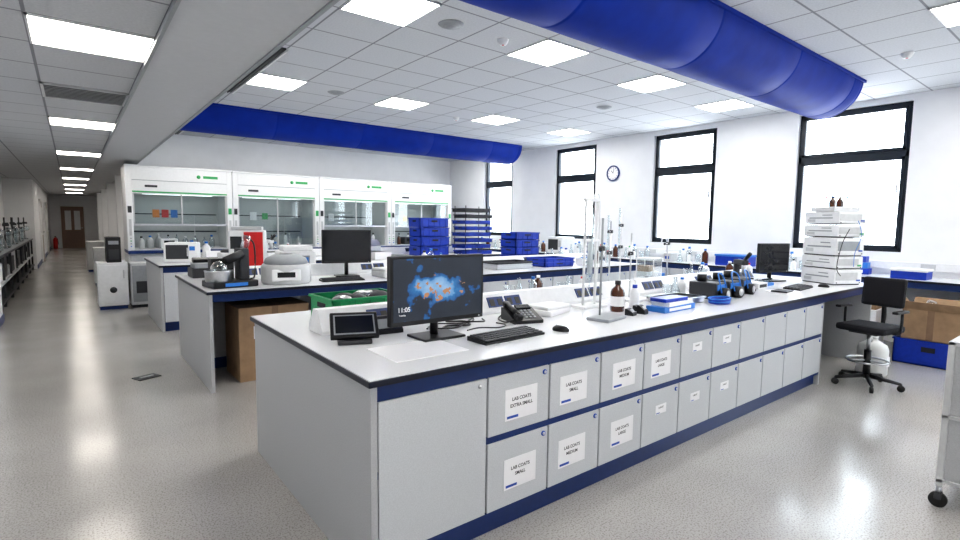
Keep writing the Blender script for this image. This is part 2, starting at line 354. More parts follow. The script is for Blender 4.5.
for i in range(12): b.bb(XW-.066,XW-.058,1.6+i*.8,1.75+i*.8,.995,1.065,'lgry',.002)
b.done()
# ------------------------------------------------------------ generic object makers
def monitor(x,y,z,rz=0,w=.56,h=.33,scr='soff2',name='computer_monitor',z0=.10):
    b=B(name)
    b.bb(-.13,.13,-.09,.10,0,.014,'blk',.006); b.cyl((0,.03,.012),(0,.03,z0+.06),.022,'blk'); b.bb(-.04,.04,.015,.045,z0,z0+.16,'blk',.006)
    b.bb(-w/2,w/2,-.028,.014,z0,z0+h,'blk',.006); b.bb(-w/2+.014,w/2-.014,-.0295,-.027,z0+.024,z0+h-.014,scr)
    b.bb(-w/2+.06,w/2-.06,.012,.04,z0+.05,z0+h-.05,'blk2',.012)
    b.cyl((w/2-.03,-.029,z0+.012),(w/2-.03,-.027,z0+.012),.004,'lgry')
    if scr=='screen':
        b.text('11:05',.034,'paper',Matrix.Translation((-w/2+.075,-.0302,z0+.085))@FACE)
        b.text('Tuesday',.012,'paper',Matrix.Translation((-w/2+.065,-.0302,z0+.058))@FACE)
    return b.done((x,y,z),rz)
def keyboard(x,y,z,rz=0):
    b=B('computer_keyboard'); b.prism([(-.075,0),(-.075,.012),(.075,.024),(.075,0)],-.22,.22,'blk')
    for r in range(5):
        yy=-.058+r*.028; zz=.0145+ (yy+.075)*.08
        if r==0:
            for (a,c) in ((-.21,-.12),(-.115,.03),(.035,.09),(.1,.14),(.15,.21)): b.bb(a,c,yy-.011,yy+.011,zz,zz+.006,'blk2',.002)
        else:
            for c in range(20): b.bb(-.21+c*.021,-.21+c*.021+.018,yy-.011,yy+.011,zz,zz+.006,'blk2')
    b.done((x,y,z),rz)
def mouse(x,y,z,rz=0):
    b=B('computer_mouse'); b.lathe([(0,0),(.03,0),(.033,.006),(.031,.016),(.023,.027),(.011,.032),(0,.033)],'blk',m=Matrix.Diagonal((.95,1.65,1,1))); b.bb(-.003,.003,.012,.032,.028,.034,'gry'); b.done((x,y,z),rz)
def crate(b,w,d,h,z,k,cx=0,cy=0,t=.012,holes=True):
    b.bb(cx-w/2,cx+w/2,cy-d/2,cy+d/2,z,z+t,k)
    for s in (-1,1):
        b.bb(cx-w/2,cx+w/2,cy+s*d/2-s*t,cy+s*d/2,z,z+h,k); b.bb(cx+s*w/2-s*t,cx+s*w/2,cy-d/2,cy+d/2,z,z+h,k)
        b.bb(cx-w/2-.012,cx+w/2+.012,cy+s*(d/2+.012),cy+s*(d/2-t),z+h-.018,z+h,k,.003)
        b.bb(cx+s*(w/2+.012),cx+s*(w/2-t),cy-d/2-.012,cy+d/2+.012,z+h-.018,z+h,k,.003)
        if holes:
            for i in range(5): b.bb(cx-w/2+(i+.5)*w/5-.006,cx-w/2+(i+.5)*w/5+.006,cy+s*d/2,cy+s*(d/2+.008),z,z+h-.018,k)
            b.bb(cx+s*w/2,cx+s*(w/2+.003),cy-.06,cy+.06,z+h*.55,z+h*.75,'dark'); b.bb(cx-.06,cx+.06,cy+s*d/2,cy+s*(d/2+.009),z+h*.55,z+h*.75,'dark')
def bottle(b,x,y,z,r,h,k,cap='blk',seg=18):
    b.lathe([(0,0),(r*.95,0),(r,h*.03),(r,h*.62),(r*.85,h*.72),(r*.38,h*.82),(r*.34,h*.9),(0,h*.9)],k,(x,y,z),seg)
    b.cyl((x,y,z+h*.88),(x,y,z+h),r*.42,cap,seg=seg)
def beaker(b,x,y,z,r,h,k='gw',liq=None):
    b.lathe([(0,.003),(r*.95,.003),(r,h*.06),(r,h*.95),(r*1.08,h)],k,(x,y,z),18)
    if liq: b.lathe([(0,.006),(r*.9,.006),(r*.92,h*.5),(0,h*.5)],liq,(x,y,z),18)
def flask(b,x,y,z,r,h,liq=None):
    b.lathe([(0,.002),(r,.004),(r*1.0,h*.08),(r*.35,h*.68),(r*.28,h*.75),(r*.28,h*.95),(r*.36,h)],'gw',(x,y,z),18)
    if liq: b.lathe([(0,.005),(r*.93,.006),(r*.7,h*.35),(0,h*.35)],liq,(x,y,z),18)
Z=.9
# ------------------------------------------------------------ main bench objects
monitor(1.535,2.33,Z,0,scr='screen',w=.59,h=.36,z0=.085)
keyboard(1.84,2.10,Z,.05); mouse(2.21,2.05,Z,.3)
b=B('touch_screen_terminal')
b.box((0,0,.012),(.17,.15,.024),'blk2',.008); b.prism([(-.05,.02),(.06,.02),(.05,.09),(.03,.10)],-.05,.05,'blk2')
b.box((0,.0,.085),(.24,.024,.16),'blk',.006,rx=-.85); b.box((0,-.0095,.0935),(.206,.003,.124),'gry',0,rx=-.85); b.box((0,-.0100,.0940),(.19,.004,.108),'soff2',0,rx=-.85)
b.done((1.12,2.47,Z),-.35)
b=B('card_reader'); b.prism([(-.06,0),(-.06,.02),(.03,.085),(.06,.085),(.06,0)],-.08,.08,'blk'); b.box((0,-.02,.051),(.12,.07,.004),'gry',0,rx=math.atan2(.065,.09)); b.done((1.37,2.60,Z),-.1)
b=B('bench_mat'); b.bb(-.2,.2,-.15,.15,0,.003,'paper'); b.done((1.30,2.14,Z),.0)
b=B('green_storage_crate'); crate(b,.5,.34,.15,0,'green')
for i in range(7):
    a=i*1.1; b.sph((.15*math.cos(a),.08*math.sin(a*1.3),.115),.065,'bag' if i%2 else 'blk2',(1.2,.8,.7),12)
b.done((1.45,3.13,Z),.03)
b=B('bin_bag_of_consumables')
for i in range(4): b.sph((-.06+.05*i,.02*(-1)**i,.05+.01*(i%2)),.055,'bag',(1,.8,.9),10)
b.done((1.86,3.2,Z))
b=B('desk_telephone'); b.prism([(-.11,0),(-.11,.02),(.06,.075),(.10,.075),(.10,0)],-.10,.10,'blk')
b.cyl((-.065,-.10,.05),(-.065,.10,.10),.016,'blk'); b.box((-.065,-.095,.045),(.05,.05,.035),'blk',.012,rx=.3); b.box((-.065,.09,.092),(.05,.05,.035),'blk',.012,rx=.3)
for i in range(3):
    for j in range(4): b.box((.0+i*.027,-.075+j*.028,.035+j*.009),(.018,.018,.006),'gry',.002,rx=.3)
b.box((.03,.055,.078),(.10,.05,.012),'soff2',.002,rx=.3)
b.tube([(-.09,-.1,.03),(-.14,-.08,.012),(-.15,0,.01),(-.13,.07,.01),(-.1,.1,.02)],.005,'blk')
b.done((2.24,2.42,Z),-.3)
b=B('tangled_power_cables')
b.tube([(1.66,2.46,.909),(1.72,2.5,.910),(1.85,2.46,.909),(1.9,2.54,.909),(1.98,2.6,.92),(2.02,2.68,.935)],.006,'blk')
b.tube([(1.62,2.48,.909),(1.75,2.44,.909),(1.9,2.56,.909),(1.78,2.6,.914),(1.9,2.48,.920),(2.0,2.5,.909),(2.03,2.56,.912)],.005,'blk')
b.tube([(1.58,2.5,.909),(1.7,2.6,.909),(1.82,2.5,.914),(1.96,2.56,.909),(2.0,2.64,.92)],.005,'blk2')
b.tube([(1.75,2.34,.908),(1.85,2.36,.908),(1.95,2.30,.908),(2.04,2.34,.908),(2.03,2.42,.908)],.004,'blk')
b.tube([(1.70,2.62,.909),(1.78,2.68,.93),(1.86,2.62,.93),(1.92,2.66,.909),(2.0,2.6,.909)],.005,'wht')
b.done()
def retort(x,y,hgt,rz=0,glass=True,baseK='gry',pole='steel'):
    b=B('retort_stand'); b.box((0,0,.01),(.26,.16,.02),baseK,.006); b.cyl((.0,.05,.02),(.0,.05,hgt),.0075,pole,seg=12)
    for zz in ((hgt*.55,hgt*.85) if glass else (hgt*.7,)):
        b.box((0,.05,zz),(.03,.035,.03),'blk2',.005); b.cyl((0,.05,zz),(-.11,.0,zz),.005,'steel',seg=8); b.box((-.12,-.004,zz),(.03,.02,.025),'blk2',.004,rz=.4); b.cyl((.015,.05,zz),(.04,.06,zz),.006,'blk',seg=8)
    if glass: b.lathe([(0,hgt*.35),(.004,hgt*.36),(.005,hgt*.45),(.009,hgt*.48),(.009,hgt*1.05),(.012,hgt*1.08)],'gw',(-.13,-.008,0),12)
    b.done((x,y,Z),rz)
retort(2.74,2.14,.66,.2,False,'gry','gry'); retort(3.95,3.02,.65,.1,True,'wht'); retort(4.35,3.2,.72,.1,True,'wht','wht'); retort(5.1,3.15,.6,-.1,False); retort(3.62,2.55,.55,.1,False,'wht','steel')
b=B('white_framed_glass_column'); b.cyl((0,0,0),(0,0,.80),.010,'wht',seg=10); b.cyl((.13,0,0),(.13,0,.80),.010,'wht',seg=10); b.box((.065,0,.008),(.26,.16,.016),'wht',.004)
b.box((.065,0,.80),(.17,.03,.025),'wht',.004); b.box((.065,0,.5),(.17,.03,.02),'wht',.004); b.lathe([(0,.1),(.005,.11),(.006,.18),(.024,.23),(.024,.66),(.01,.70),(.01,.74)],'gw',(.065,0,0),14); b.lathe([(0,.25),(.018,.25),(.018,.5),(0,.5)],'wht',(.065,0,0),12)
b.tube([(.065,0,.74),(.1,0,.84),(.18,.02,.8),(.19,.02,.4),(.17,.03,.05)],.006,'wht'); b.done((2.98,2.55,Z))
b=B('amber_reagent_bottle'); bottle(b,0,0,0,.05,.22,'amber'); b.lathe([(.0505,.04),(.0505,.11)],'paper',(0,0,0),24); b.done((3.06,2.3,Z))
for (x,y,h) in ((3.0,2.14,.045),(3.12,2.13,.06),(3.2,2.22,.04)):
    b=B('bench_timer'); b.prism([(-.03,0),(-.03,h*.4),(.015,h),(.03,h),(.03,0)],-.03,.03,'blk'); b.box((0,-.012,h*.72),(.04,.025,.004),'lgry',0,rx=.8); b.done((x,y,Z),.2)
b=B('filter_paper_boxes'); b.box((0,0,.02),(.42,.15,.04),'lblue',.003); b.box((.02,0,.055),(.36,.14,.03),'paper',.003,rz=.04); b.box((-.03,0,.0825),(.28,.13,.025),'cblue',.003,rz=-.05)
b.box((0,-.0755,.02),(.3,.001,.022),'paper'); b.done((3.46,2.12,Z),.03)
b=B('wash_bottle'); b.lathe([(0,0),(.035,0),(.037,.01),(.037,.11),(.02,.14),(.016,.15),(0,.15)],'paper'); b.cyl((0,0,.145),(0,0,.17),.018,'cblue'); b.tube([(0,0,.17),(.0,0,.2),(-.04,0,.215),(-.09,0,.2)],.004,'wht'); b.done((3.32,2.34,Z))
b=B('steel_instrument_tray'); crate(b,.42,.24,.05,0,'steel',t=.006,holes=False)
for i in range(9): b.cyl((-.17+.04*i,-.08,.016+.004*(i%2)),(-.15+.035*i,.08,.018),.008,['blk','wht','lblue','steel'][i%4],seg=10)
b.done((3.83,2.30,Z),.0)
b=B('orange_tip_rack'); b.bb(-.05,.05,-.03,.03,0,.05,'orange',.004); b.bb(-.045,.045,-.025,.025,.05,.07,'wht',.003)
b.done((2.56,3.0,Z))
def pump(x,y,rz,name='peristaltic_pump',s=1):
    b=B(name); b.box((0,0,.07*s),(.18*s,.24*s,.14*s),'blk2',.012); b.box((0,-.122*s,.1*s),(.14*s,.004,.05*s),'lblue',.002)
    b.cyl((-.0,-.12*s,.05*s),(0,-.18*s,.05*s),.05*s,'blk'); b.cyl((0,-.18*s,.05*s),(0,-.185*s,.05*s),.03*s,'steel')
    b.tube([(-.05*s,-.15*s,.06*s),(-.08*s,-.14*s,.16*s),(-.02*s,-.1*s,.22*s),(.07*s,-.1*s,.19*s),(.05*s,-.15*s,.07*s)],.006,'lblue')
    b.cyl((0,.05*s,.14*s),(0,.05*s,.2*s),.04*s,'blk'); b.done((x,y,Z),rz)
pump(4.30,2.3,.05); pump(4.56,2.3,-.1); pump(4.84,2.34,.1)
b=B('microscope'); b.box((0,0,.015),(.17,.24,.03),'blk',.01); b.box((0,.09,.14),(.05,.05,.25),'blk2',.015); b.box((0,.02,.27),(.06,.18,.05),'blk2',.015); b.box((0,-.03,.12),(.14,.13,.014),'blk',.003); b.cyl((0,-.04,.16),(0,-.04,.25),.022,'steel'); b.cyl((0,-.04,.29),(0,-.13,.36),.018,'blk'); b.cyl((-.05,.09,.08),(.05,.09,.08),.022,'blk'); b.done((5.12,2.4,Z),-.6)
b=B('blue_tubing_coil')
for k in range(4): b.tube([(.09*math.cos(a*.7+k)*(1+.1*k),.07*math.sin(a*.7+k),.010+.012*k) for a in range(10)],.006,'lblue' if k%2 else 'cblue')
b.done((4.05,2.06,Z))
b=B('white_analytical_balance'); b.box((0,0,.035),(.2,.3,.07),'wht',.01); b.box((0,-.12,.06),(.12,.05,.02),'soff2',.003,rx=.3)
for sx in (-1,1):
    for sy in (-.06,.13): b.cyl((sx*.085,sy,.07),(sx*.085,sy,.27),.006,'wht',seg=8)
b.bb(-.09,.09,-.065,.135,.265,.28,'wht',.003); b.bb(-.088,.088,-.066,-.063,.07,.265,'gw'); b.bb(-.088,-.086,-.06,.13,.07,.265,'gw'); b.cyl((0,.03,.07),(0,.03,.085),.045,'steel'); b.done((4.75,3.15,Z),.1)
keyboard(5.75,2.12,Z,.1); mouse(6.12,2.02,Z)
monitor(6.27,2.6,Z,-.3,w=.46,h=.33)
b=B('instrument_control_box'); b.box((0,0,.03),(.2,.22,.06),'wht',.006); b.box((0,-.111,.03),(.15,.002,.03),'blk2'); b.done((5.4,2.42,Z),.0)
b=B('tablet_and_papers'); b.box((0,0,.002),(.3,.21,.004),'paper',rz=.2); b.box((.05,.02,.006),(.28,.2,.004),'paper',rz=-.1); b.box((-.03,0,.014),(.2,.14,.012),'blk',.003,rz=.1); b.done((5.3,2.08,Z))
b=B('sample_vial_rack'); b.bb(-.12,.12,-.06,.06,0,.03,'lblue',.003)
for i in range(8):
    for j in range(3): b.cyl((-.1+i*.028,-.04+j*.04,.03),(-.1+i*.028,-.04+j*.04,.065),.009,'gw',seg=8); b.cyl((-.1+i*.028,-.04+j*.04,.065),(-.1+i*.028,-.04+j*.04,.075),.010,'wht' if j else 'blk',seg=8)
b.done((5.72,2.45,Z))
b=B('chromatography_instrument_stack'); z=0.0
for i,h in enumerate((.17,.14,.2,.14,.14)):
    b.box((0,0,z+h/2+.004),(.36,.44,h-.014),'wht',.012); b.box((0,0,z+.005),(.33,.41,.01),'blk2')
    b.box((-.02,-.221,z+h*.55),(.28,.004,h*.5),'lgry' if i!=2 else 'gry',.002); b.box((.13,-.2235,z+h*.3),(.05,.003,.016),'grnl' if i%2 else 'blab',0)
    b.box((-.182,0,z+h*.5),(.004,.3,h*.08),'gry'); b.box((-.182,-.08,z+h*.72),(.004,.12,h*.06),'gry'); b.box((-.182,.12,z+h*.3),(.004,.1,h*.2),'lgry')
    for sx in (-.15,.15): b.cyl((sx,-.222,z+h*.15),(sx,-.225,z+h*.15),.006,'blk',seg=8)
    z+=h
b.tube([(-.1,-.22,.1),(-.19,-.25,.2),(-.14,-.25,.45),(-.05,-.24,.6)],.004,'blk'); b.tube([(.05,-.23,.2),(.02,-.26,.35),(.1,-.25,.55),(.05,-.2,.78)],.003,'lblue')
crate(b,.34,.3,.05,z,'wht',t=.008,holes=False)
for i in range(6):
    bottle(b,-.12+.048*i,-.07+(i%2)*.12,z+.01,.027,.16,['amber','gw','amber','wht','gw','amber'][i],['lblue','red','wht','blk','lblue','wht'][i],14)
b.done((6.66,2.14,Z),-.45)
def glassset(name,items,loc,rz=0):
    b=B(name)
    for (kind,x,y,r,h,l) in items:
        if kind=='b': beaker(b,x,y,0,r,h,'gw',l)
        elif kind=='f': flask(b,x,y,0,r,h,l)
        else: bottle(b,x,y,0,r,h,kind,'lblue' if l is None else l)
    b.done(loc,rz)
glassset('glassware_set',[('b',0,0,.04,.11,None),('f',.12,.03,.05,.16,None),('b',.22,-.02,.03,.08,'lblue'),('wht',.32,.04,.03,.14,'red')],(3.35,3.12,Z))
glassset('glassware_set',[('b',0,0,.045,.12,None),('f',.13,.03,.05,.17,None),('gw',.26,0,.035,.18,None),('amber',.37,.05,.04,.18,'wht')],(2.75,3.12,Z))
glassset('glassware_set',[('b',0,0,.05,.14,None),('f',.15,.05,.05,.18,None),('gw',.3,.0,.045,.2,None),('wht',.42,.02,.04,.18,'cblue')],(5.4,3.12,Z))
glassset('glassware_set',[('b',0,0,.04,.1,None),('f',.13,.0,.05,.16,None),('wht',.24,.0,.035,.15,'lblue')],(4.1,2.56,Z))
glassset('glassware_set',[('amber',0,0,.045,.2,'wht'),('wht',.12,.03,.045,.18,'blk'),('gw',.24,0,.045,.22,None),('amber',.35,.04,.04,.17,'blk'),('wht',.48,0,.05,.16,'red')],(6.2,3.05,Z))
b=B('reagent_boxes'); b.box((0,0,.06),(.22,.16,.12),'wht',.004); b.box((.2,.02,.045),(.14,.16,.09),'lblue',.004); b.box((.0,0,.15),(.18,.13,.06),'card',.003,rz=.2); b.done((5.05,2.62-.0+.75,Z)) if False else b.done((4.9,3.32,Z),0.0)
b=B('folded_white_towel'); b.box((0,0,.02),(.3,.2,.04),'paper',.015,rz=.1); b.box((.01,0,.05),(.27,.19,.025),'wht',.012,rz=-.08); b.done((2.58,2.52,Z),.2)
# ------------------------------------------------------------ second bench objects
b=B('rotary_evaporator'); b.box((0,0,.03),(.4,.3,.06),'blk',.012); b.box((.13,.05,.2),(.09,.14,.3),'blk2',.015); b.cyl((.1,-.02,.3),(-.06,-.06,.24),.04,'blk'); b.sph((-.12,-.07,.17),.075,'gw'); b.cyl((-.08,-.06,.22),(-.11,-.07,.19),.02,'gw'); b.lathe([(0,.0),(.11,.0),(.115,.09),(.12,.1),(.105,.1),(.1,.02)],'steel',(-.12,-.05,.06),24)
b.cyl((.15,.04,.35),(.19,.06,.46),.035,'gw'); b.tube([(.18,.06,.45),(.25,.05,.38),(.23,0,.1),(.15,-.1,.07)],.008,'blk'); b.box((.0,-.151,.03),(.2,.003,.03),'lblue'); b.box((-.05,.08,.16),(.2,.1,.2),'blk',.01); b.done((1.14,5.22,Z),.15)
b=B('flatbed_printer'); b.box((0,0,.05),(.34,.30,.1),'blk2',.012); b.box((0,-.02,.125),(.30,.24,.05),'gry',.01); b.box((0,.08,.17),(.26,.1,.05),'blk',.01,rx=.2); b.done((1.14,6.25,Z),.0)
b=B('benchtop_centrifuge'); b.lathe([(0,0),(.22,0),(.235,.02),(.235,.16),(.22,.19),(.0,.19)],'lgry'); b.lathe([(.2,.19),(.21,.20),(.19,.245),(.12,.28),(0,.29)],'gry',(0,.02,0)); b.lathe([(0,.292),(.06,.288),(.07,.28)],'blk2',(0,.02,0)); b.box((0,-.20,.09),(.26,.08,.11),'wht',.012,rx=-.25); b.box((0,-.242,.1),(.16,.004,.05),'soff2',0,rx=-.25); b.done((1.66,5.24,Z),-.3)
b=B('pcr_machine'); b.box((0,0,.13),(.4,.36,.26),'wht',.025); b.box((0,-.03,.29),(.34,.26,.07),'wht',.025); b.box((0,-.181,.16),(.25,.004,.1),'gry',.004); b.box((.06,-.184,.16),(.1,.003,.06),'lblue'); b.cyl((-.12,-.19,.1),(-.12,-.18,.1),.02,'blk'); b.done((2.08,6.22,Z),-.1)
b=B('reagent_dispenser'); b.box((0,0,.25),(.38,.28,.50),'wht',.02); b.box((.07,-.141,.27),(.20,.006,.42),'red',.002); b.box((-.11,-.141,.36),(.12,.004,.14),'soff2'); b.box((-.11,-.141,.14),(.1,.004,.1),'lgry'); b.box((0,-.01,.52),(.32,.24,.04),'lgry',.01); b.done((1.60,6.40,Z),-.35)
monitor(2.42,5.52,Z,-.25,w=.54,h=.37,z0=.15); keyboard(2.2,5.14,Z,-.1)
b=B('desktop_scanner'); b.box((0,0,.04),(.45,.3,.08),'lgry',.015); b.box((0,.01,.09),(.43,.28,.02),'wht',.008); b.box((0,-.151,.05),(.3,.003,.02),'blk'); b.done((2.88,5.24,Z),.05)
b=B('sample_storage_boxes')
for i,(x,y,w,d,h,k) in enumerate(((0,0,.3,.25,.12,'wht'),(.36,.02,.28,.22,.16,'lgry'),(-.3,.03,.22,.2,.18,'wht'),(.05,.02,.26,.2,.1,'paper'))):
    zz=0 if i<3 else .12
    b.box((x,y,zz+h/2),(w,d,h),k,.006,rz=.05*i); b.box((x,y,zz+h-.015),(w+.008,d+.008,.03),k,.004,rz=.05*i)
b.done((3.15,6.25,Z))
b=B('blue_ice_tray'); crate(b,.45,.3,.09,0,'cblue'); b.done((3.42,5.25,Z),.0)
b=B('hotplate_stirrer'); b.box((0,0,.04),(.2,.26,.08),'wht',.012); b.cyl((0,.02,.08),(0,.02,.095),.08,'steel'); b.cyl((-.05,-.13,.04),(-.05,-.145,.04),.018,'blk'); b.cyl((.05,-.13,.04),(.05,-.145,.04),.018,'blk'); beaker(b,0,.02,.096,.045,.12); b.done((3.9,5.4,Z))
b=B('dissection_tray_stack')
for i in range(3): crate(b,.62,.34,.04,.03*i,'steel' if i<2 else 'blk2',t=.006,holes=False)
b.done((4.7,5.4,Z),.0)
b=B('blue_shallow_tray'); crate(b,.6,.38,.07,0,'cblue'); crate(b,.6,.38,.07,.055,'cblue'); b.done((5.55,5.4,Z),.0)
b=B('tube_rack'); b.bb(-.14,.14,-.06,.06,0,.012,'wht'); b.bb(-.14,.14,-.06,.06,.06,.07,'wht')
for s in (-1,1): b.bb(s*.14,s*.132,-.06,.06,0,.1,'wht')
for i in range(8):
    for j in (-.03,.03): b.cyl((-.115+i*.033,j,.012),(-.115+i*.033,j,.11),.01,'gw',seg=10); b.cyl((-.115+i*.033,j,.11),(-.115+i*.033,j,.122),.012,['lblue','wht'][j>0],seg=10)
b.done((6.2,5.3,Z),.1)
glassset('glassware_set',[('b',0,0,.05,.14,None),('f',.16,.05,.06,.2,None),('gw',.34,.0,.045,.22,None),('wht',.48,.02,.05,.2,'cblue')],(6.3,6.2,Z))
glassset('glassware_set',[('wht',0,0,.05,.22,'blk'),('gw',.14,.05,.05,.24,None),('wht',.28,.0,.04,.18,None)],(3.9,6.25,Z))
glassset('glassware_set',[('amber',0,0,.045,.2,'blk'),('gw',.13,.03,.05,.2,None),('wht',.27,.0,.045,.2,'red')],(6.55,5.35,Z))
def stack(x,y,n,w,d,h,k='cblue',rz=0,pitch=None):
    b=B('blue_tray_stack'); p=pitch or h*.8
    for i in range(n): crate(b,w,d,h,i*p,k,cx=random.uniform(-.012,.012),cy=random.uniform(-.012,.012))
    b.done((x,y,Z),rz)
stack(5.28,8.3,4,.62,.4,.17,pitch=.175); stack(5.72,6.25,4,.50,.36,.115,pitch=.12)
b=B('blue_tray_rack')
for i in range(8):
    crate(b,.64,.42,.07,i*.118,'cblue' if i<6 else 'blk2',cx=(-.02 if i%2 else .02))
    for sx in (-.3,.3):
        for sy in (-.18,.18): b.cyl((sx,sy,i*.118),(sx,sy,i*.118+.12),.008,'blk',seg=6)
b.done((6.3,8.3,Z))
# third bench objects
b=B('sample_incubator'); b.box((0,0,.14),(.42,.36,.28),'wht',.02); b.box((-.04,-.182,.15),(.28,.006,.2),'blk2',.004); b.box((.15,-.182,.2),(.07,.004,.06),'lblue'); b.box((.09,-.19,.15),(.015,.015,.12),'steel',.003); b.done((1.25,8.6,Z),-.3)
b=B('microcentrifuge'); b.box((0,0,.07),(.28,.3,.14),'lgry',.03); b.lathe([(.11,.14),(.115,.155),(.09,.18),(0,.19)],'blk2',(0,.02,0)); b.box((0,-.151,.07),(.16,.004,.05),'blk'); b.done((1.8,8.25,Z))
b=B('bench_microscope'); b.box((0,0,.015),(.18,.26,.03),'blk',.01); b.box((0,.1,.15),(.06,.06,.27),'wht',.015); b.box((0,.03,.29),(.07,.2,.05),'wht',.015); b.box((0,-.03,.13),(.15,.14,.014),'blk',.003); b.cyl((0,-.04,.17),(0,-.04,.27),.024,'steel'); b.cyl((0,-.04,.31),(0,-.14,.39),.02,'blk'); b.done((2.4,8.35,Z),.3)
b=B('water_bath'); b.box((0,0,.1),(.5,.32,.2),'steel',.015); b.prism([(-.17,.2),(0,.3),(.17,.2)],-.26,.26,'steel'); b.box((0,-.162,.08),(.3,.004,.06),'blk2'); b.done((4.0,8.4,Z))
glassset('glassware_set',[('wht',0,0,.06,.25,'blk'),('gw',.2,.05,.05,.24,None),('pink',.4,.0,.05,.22,'wht'),('wht',.6,0,.05,.22,'wht')],(2.6,9.35,Z))
glassset('glassware_set',[('f',0,0,.06,.25,None),('gw',.2,.05,.06,.28,None),('wht',.4,.0,.06,.26,'lblue')],(1.3,9.35,Z))
b=B('cardboard_box'); b.bb(-.33,.33,-.25,.25,0,.7,'card',.004); b.bb(-.03,.03,-.2515,.2515,.3,.7015,'wood'); b.bb(-.33,.33,-.003,.003,.695,.702,'dark'); b.bb(-.2,-.02,-.252,-.249,.4,.52,'paper'); b.done((1.5,5.36,0),.02)
# ------------------------------------------------------------ fume hoods
def hood(x0,i):
    b=B('fume_hood'); W=1.8; D=.9
    b.bb(0,W,.04,D,.1,.86,'hood'); b.bb(.02,W-.02,.09,D,0,.1,'navy')
    for k in range(3): b.bb(.03+k*.583,.03+(k+1)*.583-.012,.018,.04,.12,.84,'door',.004); b.cyl((.56+k*.583,.01,.78),(.56+k*.583,.02,.78),.012,'blab')
    b.bb(0,W,-.03,D,.86,.92,'navy',.006)
    b.bb(.04,W-.04,.0,D-.05,.92,.935,'lgry')
    for xx in (0,W-.1):
        b.bb(xx,xx+.1,0,.14,.92,2.5,'hood',.006); b.bb(xx,xx+.1,.14,D,.92,2.5,'hood')
        b.bb(xx+.03,xx+.07,-.006,0,1.2,1.5,'lgry',.002)
        for q in range(4): b.cyl((xx+.05,-.03,1.0+q*.05),(xx+.05,0,1.0+q*.05),.010,['lblue','gry','grnl','gry'][q])
        b.bb(xx+.02,xx+.08,-.008,0,1.62,1.74,'grnl' if xx else 'blk2')
    b.bb(.1,W-.1,D-.06,D,.92,2.5,'hint'); b.bb(.1,W-.1,.1,D-.06,2.0,2.06,'hint'); b.bb(.1,.11,.14,D-.06,.92,2.0,'hint'); b.bb(W-.11,W-.1,.14,D-.06,.92,2.0,'hint')
    for z in (1.25,1.6): b.bb(.15,W-.15,D-.075,D-.06,z,z+.02,'dark')
    b.bb(.1,W-.1,.0,.12,1.98,2.5,'hood',.004)
    b.bb(.1,W-.1,-.004,0,2.0,2.025,'grnl'); b.bb(.1,W-.1,-.004,0,2.22,2.23,'gry'); b.bb(0,W,-.02,D,2.47,2.5,'hood',.004)
    b.bb(W-.52,W-.26,-.004,0,2.31,2.36,'grnl'); b.cyl((W-.6,-.006,2.335),(W-.6,0,2.335),.035,'grnl')
    b.bb(.3,.5,-.004,0,2.1,2.14,'blk2'); b.bb(.3,1.5,.3,.5,1.985,2.0,'hlamp')
    zs=.95 if i in (1,) else 1.38
    b.bb(.1,W-.1,.055,.063,zs,1.98,'sash')
    b.bb(.1,W-.1,.045,.075,zs,zs+.04,'steel',.004); b.bb(.1,.13,.045,.075,zs,1.98,'lgry'); b.bb(W-.13,W-.1,.045,.075,zs,1.98,'lgry'); b.bb(W/2-.012,W/2+.012,.045,.075,zs,1.98,'lgry')
    cols=['gw','wht','gw','lgry','wht','amber','gw','lgry']
    random.seed(i+3)
    for q in range(9):
        x=.25+q*.155; bottle(b,x,.35+random.random()*.35,.935,.035+random.random()*.025,.2+random.random()*.1,random.choice(cols),random.choice(['blk','lblue','gry','wht']),12)
    b.cyl((1.2,.6,.935),(1.2,.6,1.6),.008,'steel',seg=8); b.box((1.2,.6,.945),(.2,.14,.02),'gry')
    b.box((.7,.45,1.03),(.3,.28,.19),['wht','blk2','lgry','blk2'][i],.02); b.box((.7,.308,1.05),(.18,.006,.08),'soff2')
    if i==0:
        for k,c in enumerate(('orange','red','lblue')): b.box((.55+.16*k,.825,1.62),(.12,.012,.16),c)
    else: b.box((.6,.825,1.6),(.14,.012,.18),'paper'); b.box((.85,.825,1.6),(.12,.012,.14),['grnl','grnl','lgry','yel'][i])
    b.done((x0,11.52,0))
for i in range(4): hood(.80+i*1.81,i)
def cab(x,y,w,d,h,k='wht'):
    b=B('under_bench_cabinet'); b.bb(-w/2,w/2,-d/2,d/2,.06,h,k,.01); b.bb(-w/2+.02,w/2-.02,-d/2+.03,d/2-.03,0,.06,'navy'); b.bb(-w/2+.02,w/2-.02,-d/2-.012,-d/2,.1,h-.04,k,.006)
    b.cyl((0,-d/2-.018,h*.42),(0,-d/2-.01,h*.42),.05,'blk2'); b.box((w/2-.06,-d/2-.02,h*.75),(.02,.015,.14),'steel',.003)
    b.done((x,y,0))
cab(.50,10.75,.42,.5,.78); cab(.6,14.6,.5,.5,.85); cab(.55,18.5,.5,.6,.85)
b=B('server_tower'); b.bb(-.1,.1,-.22,.22,0,.42,'blk',.008); b.bb(-.07,.07,-.224,-.219,.3,.36,'gry'); b.bb(-.07,.07,-.224,-.219,.05,.22,'blk2'); b.done((.53,10.75,.781))
b=B('solvent_waste_cupboard'); b.bb(-.2,.2,-.25,.25,.05,.76,'lgry',.008); b.bb(-.17,.17,-.262,-.25,.1,.72,'gry',.004); b.bb(-.18,.18,-.23,.23,0,.05,'dark'); b.bb(-.12,.12,-.265,-.262,.25,.45,'blk2'); b.done((.94,10.75,0))
